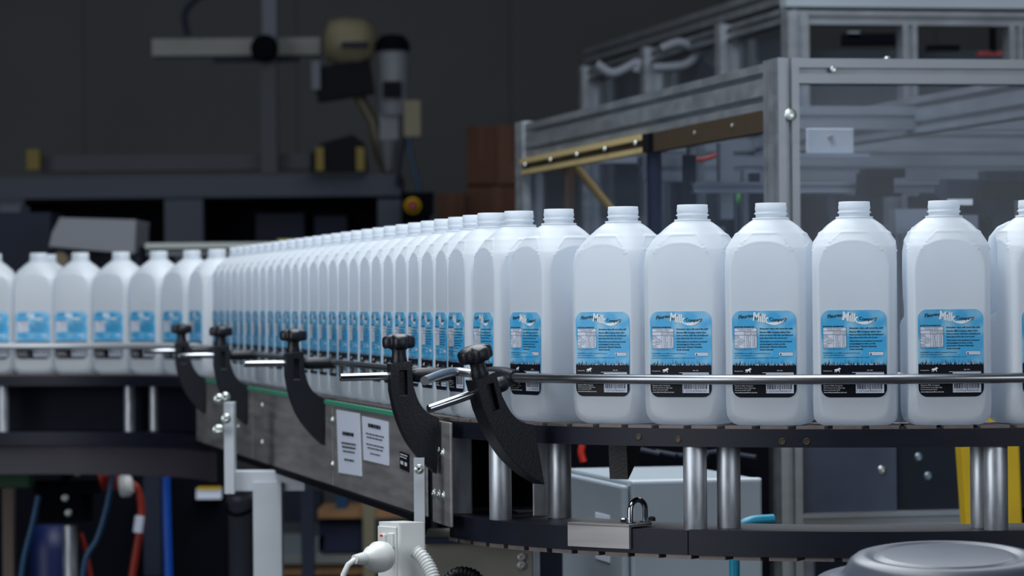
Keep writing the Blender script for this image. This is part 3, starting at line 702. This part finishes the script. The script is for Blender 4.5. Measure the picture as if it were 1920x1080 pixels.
# guard sheets
zl = fp.at(1600, 990)[1]
MB().box(ML(.036+(WD-.036)/2, .035, (zt-.04+za)/2), (WD-.036, .004, zt-.04-za), X=rB).build('guard_sheet', glass, mc)
MB().box(ML(.02, .09+(DP-.09)/2, (zt-.08+.7)/2), (.004, DP-.09, zt-.08-.7), X=rB).build('guard_sheet', glass, mc)
# sliding door rail under the side beam
sd = Plane(M0, dB)
b0 = sd.at(1215, 250)[0]; b1 = DP-.02
zr = zt-.082
MB().box(ML(-.004, (b0+b1)/2, zr-.006), (.02, b1-b0, .011), X=rB).build('door_rail', m_gold, mc)
MB().box(ML(.000, (b0+b1)/2, zr-.018), (.014, b1-b0, .012), X=rB).build('door_rail_core', m_brown, mc)
MB().box(ML(-.002, (b0+b1)/2, zr-.030), (.018, b1-b0, .010), X=rB).build('door_rail', m_gold, mc)
MB().box(ML(.006, (b0+.09)/2, zr-.018), (.02, b0-.09, .036), X=rB).build('rail_cover', m_brown, mc)
MB().box(ML(-.002, b0-.03, zr-.018), (.022, .05, .034), X=rB).build('rail_stop', m_dk2, mc)
for px in (997, 1045, 1095, 1148, 1206):
    b_ = sd.at(px, 280)[0]; bolt('screw', ML(-.014, b_, zr-.016), -rB, .0052, mc, washer=False)
for px in (1307, 1378):
    b_ = sd.at(px, 240)[0]; bolt('screw', ML(-.004, b_, zr-.016), -rB, .0035, mc, m_steel, washer=False)
MB().box(ML(.006, b0-.02, (zr+.7)/2), (.02, .035, zr-.75), X=rB).build('door_edge', mat('navy_edge', (24, 34, 58), .4), mc)
# inside the machine
a0 = fp.at(1508, 240); a1 = fp.at(1602, 290)
MB().box(P(1556, 265, 5.95), (.085, .01, .045), X=rB).build('bracket_plate', m_white_pnt, mc, .002)
bolt('bolt', P(1557, 258, 5.94), -dB, .005, mc, m_steel, washer=False)
MB().box(P(1560, 292, 5.94), (.13, .02, .008), X=rB).build('bracket_shelf', m_ext, mc)
MB().tube(sub([P(1290, 297, 6.5), P(1318, 299, 6.5), P(1354, 286, 6.5)]), .0042, 10).build('red_tube', mat('red_tube', (220, 70, 40), .4), mc)
MB().lathe([(.018, 0), (.022, .01), (.018, .03), (.008, .034)], P(1402, 375, 6.6), 16, (0, -1, 0)).build('green_button', mat('green_knob', (60, 190, 50), .4), mc)
a_, b_ = P(1075, 308, 7.3), P(1160, 410, 7.3)
MB().tube([a_, b_], .009, 8).build('diagonal_brace', mat('ochre_brace', (150, 122, 50), .5), mc)
MB().tube([P(1066, 315, 7.35), P(1066, 430, 7.35)], .012, 8).build('orange_upright', mat('orange_paint', (110, 76, 48), .5), mc)
rr = random.Random(5)
for i in range(34):
    px = rr.uniform(1520, 1890); py = rr.uniform(300, 470); Y = rr.uniform(6.0, 7.1); p_ = P(px, py, Y)
    sz = (rr.uniform(.02, .10), .04, rr.uniform(.012, .06))
    MB().box(p_, sz, X=rB).build('mechanism', rr.choice([m_dark, m_dark, m_dk2, m_ext, mat('steel_blue', (70, 84, 112), .4, .4)]), mc)
for i in range(10):
    px = rr.uniform(1240, 1420); py = rr.uniform(330, 470); p_ = P(px, py, rr.uniform(6.3, 7.0))
    MB().box(p_, (rr.uniform(.012, .03), .03, rr.uniform(.08, .25)), X=rB).build('mechanism', rr.choice([m_dark, m_ext, m_dark]), mc)
MB().box(P(1640, 600, 7.0), (.5, .3, .5), X=rB).build('inner_drum', m_dark, mc)
p_ = P(1800, 379, 5.68); MB().box(p_, (.042, .006, .010), X=rB).build('plate_tag', m_paper, mc)

# ------------------------------------------------------------ second machine behind
N0 = Vector((P(1478, 60, 8.0).x, 8.0, 0)); np_ = Plane(N0, rB); zt2 = np_.at(1600, -30)[1]
def NL(a, b, z): return N0+rB*a+dB*b+Vector((0, 0, z))
m2_ = thing('guarded_machine', 'taller aluminium framed machine farther back, rising above the first', 'machine', tuple(N0))
z20 = np_.at(1600, 20)[1]; z35 = np_.at(1600, 46)[1]
ext(MB(), NL(.025, .03, 0), NL(.025, .03, z20), .05, .06, rB).build('corner_post', m_ext, m2_)
MB().box(NL(.8, .04, (z20+zt2)/2+.01), (1.6, .05, zt2-z20), X=rB).build('top_panel', m_cab, m2_)
ext(MB(), NL(.05, .03, (z20+z35)/2), NL(1.6, .03, (z20+z35)/2), z20-z35, .05, (0, 0, 1)).build('top_beam', m_ext, m2_)
for px in (1505, 1708, 1908):
    a_ = np_.at(px, 80)[0]; ext(MB(), NL(a_, .03, 0), NL(a_, .03, z35), .036, .05, rB).build('post', m_ext, m2_)
ns = Plane(N0, dB)
for px in (1098, 1215, 1357):
    b_ = ns.at(px, 100)[0]; ext(MB(), NL(.008, b_, 0), NL(.008, b_, zt2-.05), .05, .05, rB).build('post', m_ext, m2_)
bend_ = ns.at(1098, 100)[0]
ext(MB(), NL(.02, .05, zt2-.02), NL(.02, bend_+.03, zt2-.02), .045, .04, (0, 0, 1)).build('side_beam', m_ext, m2_)
ext(MB(), NL(.02, .05, zt2-.072), NL(.02, bend_+.03, zt2-.072), .035, .04, (0, 0, 1)).build('side_beam', m_ext, m2_)
MB().box(NL(.03, bend_/2, zt2-.4), (.004, bend_, .6), X=rB).build('guard_sheet', glass, m2_)
MB().box(NL(.82, .06, zt2-.5), (1.5, .004, .7), X=rB).build('guard_sheet', glass, m2_)
for pts_ in ([(1118, 120), (1150, 138), (1195, 118), (1192, 135)], [(1225, 128), (1285, 122), (1318, 92), (1322, 76)], [(1240, 92), (1275, 80), (1305, 92)]):
    MB().tube(sub([P(x, y, 8.9) for x, y in pts_]), .013, 10).build('air_duct', mat('duct_grey', (96, 102, 112), .6), m2_)
MB().box(NL(.7, .8, .8), (1.2, .5, 1.4), X=rB).build('inner_casing', m_dark, m2_)
for x0, y0, x1, y1, mm in ((1580, 62, 1690, 84, m_dk2), (1590, 58, 1612, 70, m_ext), (1740, 84, 1800, 96, m_dk2), (1860, 40, 1868, 100, m_dk2), (1835, 96, 1880, 104, MATS['red_cable'])):
    pbox(MB(), x0, y0, x1, y1, 8.3, .05).build('mechanism', mm, m2_)

# yellow post
yp = thing('yellow_post', 'bright yellow tapered guard post behind the column at the right edge', 'post', tuple(P(1858, 900, 5.15))[:2]+(0,))
a = P(1802, 842, 5.15); b = P(1912, 842, 5.15); c = P(1817, 1060, 5.15); d = P(1920, 1060, 5.15)
ztop = 1.005
k = (ztop-a.z)/(a.z-c.z)
tl, trr = a+(a-c)*k, b+(b-d)*k; k2 = c.z/(a.z-c.z); bl, br = c+(c-a)*k2, d+(d-b)*k2
mb = MB(); q4 = [bl, br, trr, tl]
mb.add(q4+[p+Vector((0, .07, 0)) for p in q4], [[0, 1, 2, 3], [7, 6, 5, 4], [0, 4, 5, 1], [1, 5, 6, 2], [2, 6, 7, 3], [3, 7, 4, 0]])
mb.build('column_body', m_yel, yp, .003)

# grey moulded lid in front
lc = Vector((P(1775, 1060, 3.45).x, 3.45, P(1775, 1044, 3.45).z))
ld = thing('lidded_drum', 'grey plastic drum with moulded lid in the bottom right corner, closest to the viewer', 'drum', tuple(lc))
ld.rotation_euler = (R(7), 0, 0)
def lid_r(t_, r): return r*(1+.05*math.cos(2*t_))
LN = 72; prf = [(.128, -.06), (.128, -.028), (.126, -.0255), (.112, -.0225), (.103, -.0195), (.098, -.014), (.093, -.004), (.088, 0), (.080, .002), (.0745, .002), (.0715, -.001), (.068, -.001), (.065, .0015), (.060, .0022), (.02, .003), (.001, .003)]
vv = [(lid_r(2*math.pi*k/LN, r)*math.cos(2*math.pi*k/LN), lid_r(2*math.pi*k/LN, r)*math.sin(2*math.pi*k/LN), z) for r, z in prf for k in range(LN)]
mb = MB(); mb.add(vv, [[i*LN+k, i*LN+(k+1) % LN, (i+1)*LN+(k+1) % LN, (i+1)*LN+k] for i in range(len(prf)-1) for k in range(LN)], True); mb.add(vv[:LN], [list(range(LN-1, -1, -1))])
mb.build('cover', m_grey, ld, local=True)
MB().lathe([(.009, -.03), (.009, -.012), (.007, -.006), (.002, -.005)], (.03, -.112, 0), 20).build('lug', m_grey, ld, local=True)
MB().box((.13, .0, -.012), (.09, .10, .03)).build('hinge_block', m_grey, ld, .008, local=True)
MB().lathe([(.11, -lc.z), (.118, -.05), (.118, -.045)], (0, 0, 0), 40).build('drum', m_grey, ld, local=True)

# ------------------------------------------------------------ lower left clutter
def col_to_floor(mb, x0, x1, ytop, Y, depth, mi=0):
    a = P(x0, ytop, Y); b = P(x1, ytop, Y); return mb.box(((a.x+b.x)/2, Y+depth/2, a.z/2), (b.x-a.x, depth, a.z), mi=mi)
ln = thing('machine_column', 'round stainless steel column with a black clamp head under the far bend', 'column', tuple(P(131, 1000, 7.9))[:2]+(0,))
p_ = P(131, 985, 7.9); MB().tube([(p_.x, 7.9, 0), (p_.x, 7.9, p_.z)], .017, 20).build('tube', m_alu, ln)
MB().box(P(125, 940, 7.88), (.12, .08, .09), ch=.02).build('clamp_head', m_dk2, ln)
MB().box(P(128, 912, 7.86), (.15, .06, .03)).build('clamp_bar', m_dk2, ln)
MB().box(P(125, 878, 7.88), (.02, .05, .09)).build('hanger', m_dk2, ln)
for px, py in ((122, 934), (128, 962), (145, 886)): bolt('bolt', P(px, py, 7.83), (0, -1, 0), .005, ln)
gbk = thing('green_block', 'dark green block under the far bend at the left edge', 'block', tuple(P(25, 895, 7.7)))
pbox(MB(), -20, 874, 54, 916, 7.7, .1).build('block', mat('dark_green', (14, 60, 36), .5), gbk, .003)
o = col_to_floor(MB(), 4, 24, 916, 7.9, .04).build('steel_post', mat('brown_grey_steel', (96, 84, 78), .5, .3)); tag(o, 'slim brown grey post below the dark green block', 'post')
red = mat('red_hose', (140, 36, 22), .4); blu = mat('blue_paint', (0, 70, 165), .4); tealc = mat('teal_cable', (14, 60, 96), .4)
rh = thing('red_hose', 'red hose with a white connector looping down below the far bend', 'hose', tuple(P(240, 910, 7.8)))
MB().tube(sub([P(186, 905, 7.85), P(200, 902, 7.85), P(222, 905, 7.82)]), .019, 12).build('red_cuff', red, rh)
MB().lathe([(.022, -.012), (.026, -.006), (.026, .010), (.018, .018)], P(234, 911, 7.8), 20, (1, 0, .1)).build('connector', m_wht, rh)
MB().tube(sub([P(242, 906, 7.82), P(256, 915, 7.82), P(264, 945, 7.82), P(263, 985, 7.82), P(254, 1040, 7.82), P(240, 1130, 7.82)]), .009, 12).build('tube', red, rh)
MB().tube([P(262, 968, 7.80), P(258, 998, 7.80)], .011, 12).build('tape_band', m_paper, rh)
rh2 = MB().tube(sub([P(150, 1000, 7.95), P(160, 1035, 7.95), P(178, 1130, 7.95)]), .007, 10).build('red_cable', red); tag(rh2, 'thin red cable beside the round stainless column', 'cable')
bp = MB().tube([P(310, 885, 7.7), P(319, 1190, 7.7)], .0105, 14).build('blue_pole', blu); tag(bp, 'bright blue upright pole below the far bend', 'pole')
for k, (pts_, lb_) in enumerate(([[(212, 884), (200, 950), (182, 1010), (160, 1050), (150, 1130)], 'teal cable hanging right of the round stainless column'], [[(72, 930), (60, 985), (44, 1050), (34, 1130)], 'teal cable hanging left of the round stainless column'])):
    o = MB().tube(sub([P(x, y, 7.6) for x, y in pts_]), .0068, 10).build('teal_cable', tealc); tag(o, lb_, 'cable')
zt_ = P(95, 985, 8.3).z; bb = MB().lathe([(.042, 0), (.05, .02), (.05, zt_-.06), (.036, zt_), (.01, zt_)], (P(93, 985, 8.3).x, 8.3, 0), 24).build('blue_drum', mat('deep_blue', (4, 24, 78), .5)); tag(bb, 'deep blue plastic drum behind the round stainless column', 'drum')
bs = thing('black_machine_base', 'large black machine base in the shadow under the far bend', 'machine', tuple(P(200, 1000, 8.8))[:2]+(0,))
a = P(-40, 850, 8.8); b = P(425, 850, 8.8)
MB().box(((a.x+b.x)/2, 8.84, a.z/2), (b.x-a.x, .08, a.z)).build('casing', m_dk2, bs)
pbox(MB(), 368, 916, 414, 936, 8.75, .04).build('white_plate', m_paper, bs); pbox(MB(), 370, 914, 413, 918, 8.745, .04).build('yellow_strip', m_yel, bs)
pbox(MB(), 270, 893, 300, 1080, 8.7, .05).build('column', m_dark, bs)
bn = thing('waste_bin', 'dark grey bin left of the white T-shaped leg', 'bin', tuple(P(452, 1000, 6.9))[:2]+(0,))
a = P(424, 928, 6.9); b = P(480, 928, 6.9)
MB().lathe([(.026, 0), (.030, a.z-.02), (.034, a.z-.018), (.034, a.z), (.028, a.z)], ((a.x+b.x)/2, 6.95, 0), 28).build('bucket', mat('bin_grey', (52, 56, 66), .5), bn)
MB().tube(sub([P(424, 955, 6.85), P(440, 966, 6.82), P(465, 960, 6.82), P(482, 945, 6.85)]), .004, 8).build('handle', m_dk2, bn)
tb = MB().prism([(-.062, 0), (.062, 0), (.070, .055), (-.070, .055)], P(563, 1041, 9.65), (1, 0, 0), (0, 0, 1), -.1).build('plastic_tub', mat('pale_tub', (104, 116, 124), .5), None, .004); tag(tb, 'pale grey plastic tub on the rack right of the white leg', 'tub')
wood = mat('pallet_wood', (150, 112, 76), .7, 0, .2, 12, .2, (1, 8, 8))
rk = thing('pallet_rack', 'blurred wooden shelf rack with blue panel behind the straight run', 'rack', tuple(P(640, 1000, 9.6))[:2]+(0,))
pbox(MB(), 596, 955, 790, 972, 9.6, .3).build('shelf_board', wood, rk)
pbox(MB(), 520, 1040, 790, 1058, 9.6, .3).build('shelf_board', mat('pale_board', (120, 122, 120), .6), rk)
pbox(MB(), 520, 1058, 790, 1078, 9.62, .3).build('shelf_board', wood, rk)
pbox(MB(), 598, 974, 690, 1036, 9.65, .2).build('blue_panel', mat('navy_panel', (14, 26, 62), .5), rk)
col_to_floor(MB(), 680, 702, 935, 9.58, .05).build('upright', mat('khaki_upright', (128, 122, 100), .5), rk)
pbox(MB(), 630, 930, 650, 955, 9.65, .1).build('blue_box', tealc, rk)
tbk = pbox(MB(), 528, 925, 600, 980, 9.9, .2).build('dark_crate', m_dark); tag(tbk, 'dark crate behind the pale tub', 'crate')

# ------------------------------------------------------------ dark background
YB = 12.0
bench = thing('work_bench', 'long blurred grey steel bench frame along the back of the hall', 'bench', tuple(P(370, 360, YB))[:2]+(0,))
bg = mat('bench_grey', (80, 86, 100), .7, spec=.2)
pbox(MB(), -60, 326, 750, 374, YB, .5).build('top_beam', bg, bench)
pbox(MB(), -60, 374, 45, 400, YB, .05).build('apron', bg, bench)
for x0, x1 in ((308, 380), (708, 752)): col_to_floor(MB(), x0, x1, 374, YB, .08).build('leg', bg, bench)
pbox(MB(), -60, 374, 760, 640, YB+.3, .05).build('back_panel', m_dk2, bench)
for x0, x1, y0 in ((480, 570, 400), (590, 650, 405)): pbox(MB(), x0, y0, x1, 470, YB+.2, .05).build('stored_box', m_dark, bench)
pbox(MB(), 75, 288, 590, 322, YB+.2, .1).build('back_rail', mat('rail_dark', (58, 62, 74), .6), bench)
pbox(MB(), 50, 280, 74, 318, YB+.1, .06).build('yellow_bracket', mat('dull_yellow', (120, 104, 40), .6), bench)
bm = MB(); a = P(285, 68, 12.2); b = P(600, 106, 12.2)
cream = mat('cream_paint', (124, 118, 96), .5); pale = mat('pale_beam', (128, 132, 132), .5)
gx = thing('gantry', 'blurred pale horizontal gantry beam on a dark pole at upper left', 'gantry', tuple(P(505, 300, 12.4))[:2]+(P(505, 326, 12.2).z,))
pbox(MB(), 285, 70, 600, 105, 12.2, .12).build('beam', pale, gx)
pbox(MB(), 492, -20, 518, 90, 12.1, .06).build('upper_pole', mat('slate_pole', (84, 92, 110), .5), gx)
pbox(MB(), 490, 100, 518, 326, 12.1, .06).build('lower_pole', mat('slate_dark', (40, 46, 60), .5), gx)
MB().lathe([(.045, 0), (.05, .03), (.04, .06)], P(497, 92, 12.05), 20, (0, -1, 0)).build('joint', m_dk2, gx)
pbox(MB(), 400, 106, 560, 116, 12.15, .05).build('under_rail', m_dark, gx)
MB().tube(sub([P(352, 66, 12.1), P(346, 30, 12.1), P(360, 5, 12.1), P(400, -25, 12.1)]), .012, 10).build('hose', m_dark, gx)
rb_ = thing('robot_arm', 'blurred cream and grey industrial arm hanging over the back bench', 'machine', tuple(P(735, 320, 12))[:2]+(P(735, 326, 12).z,))
MB().lathe([(.03, -.1), (.07, -.09), (.085, -.04), (.085, .03), (.06, .07), (.01, .08)], P(662, 80, 12), 28, (1, 0, -.1)).build('motor_drum', cream, rb_)
pbox(MB(), 640, 78, 690, 88, 11.88, .03).build('dark_band', m_dark, rb_)
MB().lathe([(.05, -.2), (.055, -.17), (.055, .02), (.045, .05), (.02, .065)], P(737, 110, 12), 28, (0, 0, 1)).build('wrist_housing', mat('grey_white', (118, 124, 134), .5), rb_)
MB().lathe([(.062, 0), (.06, .03), (.04, .055), (.01, .06)], P(736, 96, 12), 28, (0, 0, 1)).build('black_cap', m_dk2, rb_)
MB().box(P(645, 152, 12), (.20, .1, .12), X=(1, 0, .15), Y=(0, 1, 0), Z=(-.15, 0, 1)).build('gripper_body', mat('near_black', (8, 10, 20), .6, spec=.15), rb_)
MB().box(P(593, 142, 11.95), (.03, .05, .10)).build('gripper_plate', mat('steel_pale', (90, 98, 116), .5), rb_)
pbox(MB(), 718, 152, 752, 182, 11.9, .1).build('navy_joint', mat('navy_joint', (5, 7, 26), .6, spec=.15), rb_)
pbox(MB(), 712, 184, 746, 262, 11.98, .1).build('forearm', mat('forearm_grey', (110, 116, 126), .5), rb_)
MB().lathe([(.015, -.11), (.03, -.04), (.036, .0)], P(728, 262, 12), 20).build('taper', mat('taper_grey', (96, 100, 108), .5), rb_)
MB().tube([P(672, 180, 12.05), P(700, 230, 12.05), P(712, 290, 12.05), P(730, 326, 12.05)], .02, 10).build('cream_strut', mat('strut', (96, 88, 74), .5), rb_)
pbox(MB(), 758, 188, 788, 256, 11.95, .08).build('cream_box', cream, rb_)
MB().tube(sub([P(765, 256, 11.95), P(772, 300, 11.95), P(788, 360, 11.95)]), .008, 8).build('cable', tealc, rb_)
MB().tube(sub([P(760, 256, 11.95), P(750, 300, 11.95), P(745, 350, 11.95)]), .008, 8).build('cable', m_dark, rb_)
yb = thing('floor_clamp', 'dark humped device with yellow cheeks on the back bench', 'machine', tuple(P(635, 322, 11.95)))
MB().prism([(-.10, 0), (.10, 0), (.09, .10), (.05, .13), (-.06, .10), (-.10, .06)], P(635, 322, 11.9), (1, 0, 0), (0, 0, 1), -.1).build('hood', MATS['near_black'], yb)
for x0 in (592, 668): pbox(MB(), x0, 276, x0+15, 320, 11.88, .05).build('yellow_cheek', MATS['dull_yellow'], yb)
es = thing('emergency_switch', 'dark switch box with orange yellow button at the end of the back bench', 'switch', tuple(P(782, 385, 11.8))[:2]+(0,))
pbox(MB(), 754, 360, 812, 404, 11.8, .12).build('box', m_dk2, es)
MB().lathe([(.028, 0), (.028, .02), (.016, .022)], P(774, 386, 11.79), 20, (0, -1, 0)).build('yellow_ring', m_yel, es)
MB().lathe([(.018, .018), (.02, .04), (.012, .05)], P(774, 386, 11.79), 20, (0, -1, 0)).build('red_button', red, es)
col_to_floor(MB(), 760, 806, 404, 11.82, .08).build('stand', m_dk2, es)
card = mat('cardboard', (88, 56, 42), .8, 0, .1, 4); card2 = mat('cardboard_pale', (96, 66, 52), .8, 0, .1, 4)
def carton(x0, y0, x1, y1, Y, m_, label):
    o = thing('carton', label, 'box', tuple(P((x0+x1)/2, y1, Y)), 'stacked cartons at the back')
    pbox(MB(), x0, y0, x1, y1, Y, .3).build('box', m_, o, .003)
    w_ = (x1-x0)
    pbox(MB(), x0+w_*.42, y0, x0+w_*.58, y0+(y1-y0)*.6, Y-.002, .002).build('tape', card2 if m_ is card else card, o)
carton(876, 236, 930, 346, 12.4, card, 'brown carton, upper left of the stack left of the clear machine')
carton(932, 234, 990, 346, 12.4, card2, 'paler brown carton, upper right of the stack beside the machine')
carton(876, 349, 990, 446, 12.38, card, 'wide brown carton directly beneath the upper cartons')
carton(820, 362, 872, 446, 12.3, card, 'low brown carton left of the carton stack')
o = MB().box(((P(905, 440, 12.4).x), 12.55, P(905, 447, 12.4).z/2), (.36, .4, P(905, 447, 12.4).z)).build('carton_plinth', m_dk2); tag(o, 'dark plinth carrying the stack of brown cartons', 'plinth')
# grey hood and pale beam behind far bottles
hd = thing('machine_hood', 'pale grey sloped sheet hood above the far left bottles', 'hood', tuple(P(175, 480, 9.6)))
a = P(90, 480, 9.6)
def H2(x, y): q_ = P(x, y, 9.6); return (q_.x-a.x, q_.z-a.z)
mb = MB(); mb.prism([H2(92, 462), H2(252, 476), H2(255, 412), H2(112, 408), H2(98, 436)], a, (1, 0, 0), (0, 0, 1), -.35)
mb.build('sheet', mat('hood_grey', (128, 132, 142), .5), hd, .006)
pbox(MB(), 96, 462, 262, 540, 9.7, .2).build('lower_body', m_dark, hd)
MB().lathe([(.03, 0), (.025, .03)], P(112, 492, 9.55), 14, (0, -1, 0)).build('khaki_knob', mat('khaki', (110, 100, 80), .6), hd)
col_to_floor(MB(), 100, 258, 540, 9.72, .2).build('pedestal', m_dk2, hd)
dm = thing('dark_machine', 'dark blurred machine at the left edge beneath the back bench', 'machine', tuple(P(30, 480, 10))[:2]+(0,))
pbox(MB(), -60, 398, 94, 560, 10, .3).build('casing', m_dark, dm); pbox(MB(), 0, 384, 38, 400, 10, .2).build('cap', bg, dm)
col_to_floor(MB(), -60, 94, 560, 10.02, .25).build('pedestal', m_dk2, dm)
lbm = thing('back_conveyor', 'pale metal conveyor side beam behind the start of the straight row', 'conveyor', tuple(P(450, 470, 8.9))[:2]+(0,))
pbox(MB(), 272, 452, 700, 466, 8.9, .2).build('beam', mat('pale_steel', (160, 166, 164), .5, .2), lbm)
pbox(MB(), 275, 466, 700, 480, 8.92, .2).build('beam_web', mat('web_grey', (104, 112, 116), .5, .2), lbm)
pbox(MB(), 520, 447, 690, 452, 8.9, .2).build('yellow_edge', mat('olive_edge', (150, 152, 84), .5), lbm)
for x0 in (300, 560): col_to_floor(MB(), x0, x0+24, 480, 8.98, .05).build('leg', m_dark, lbm)
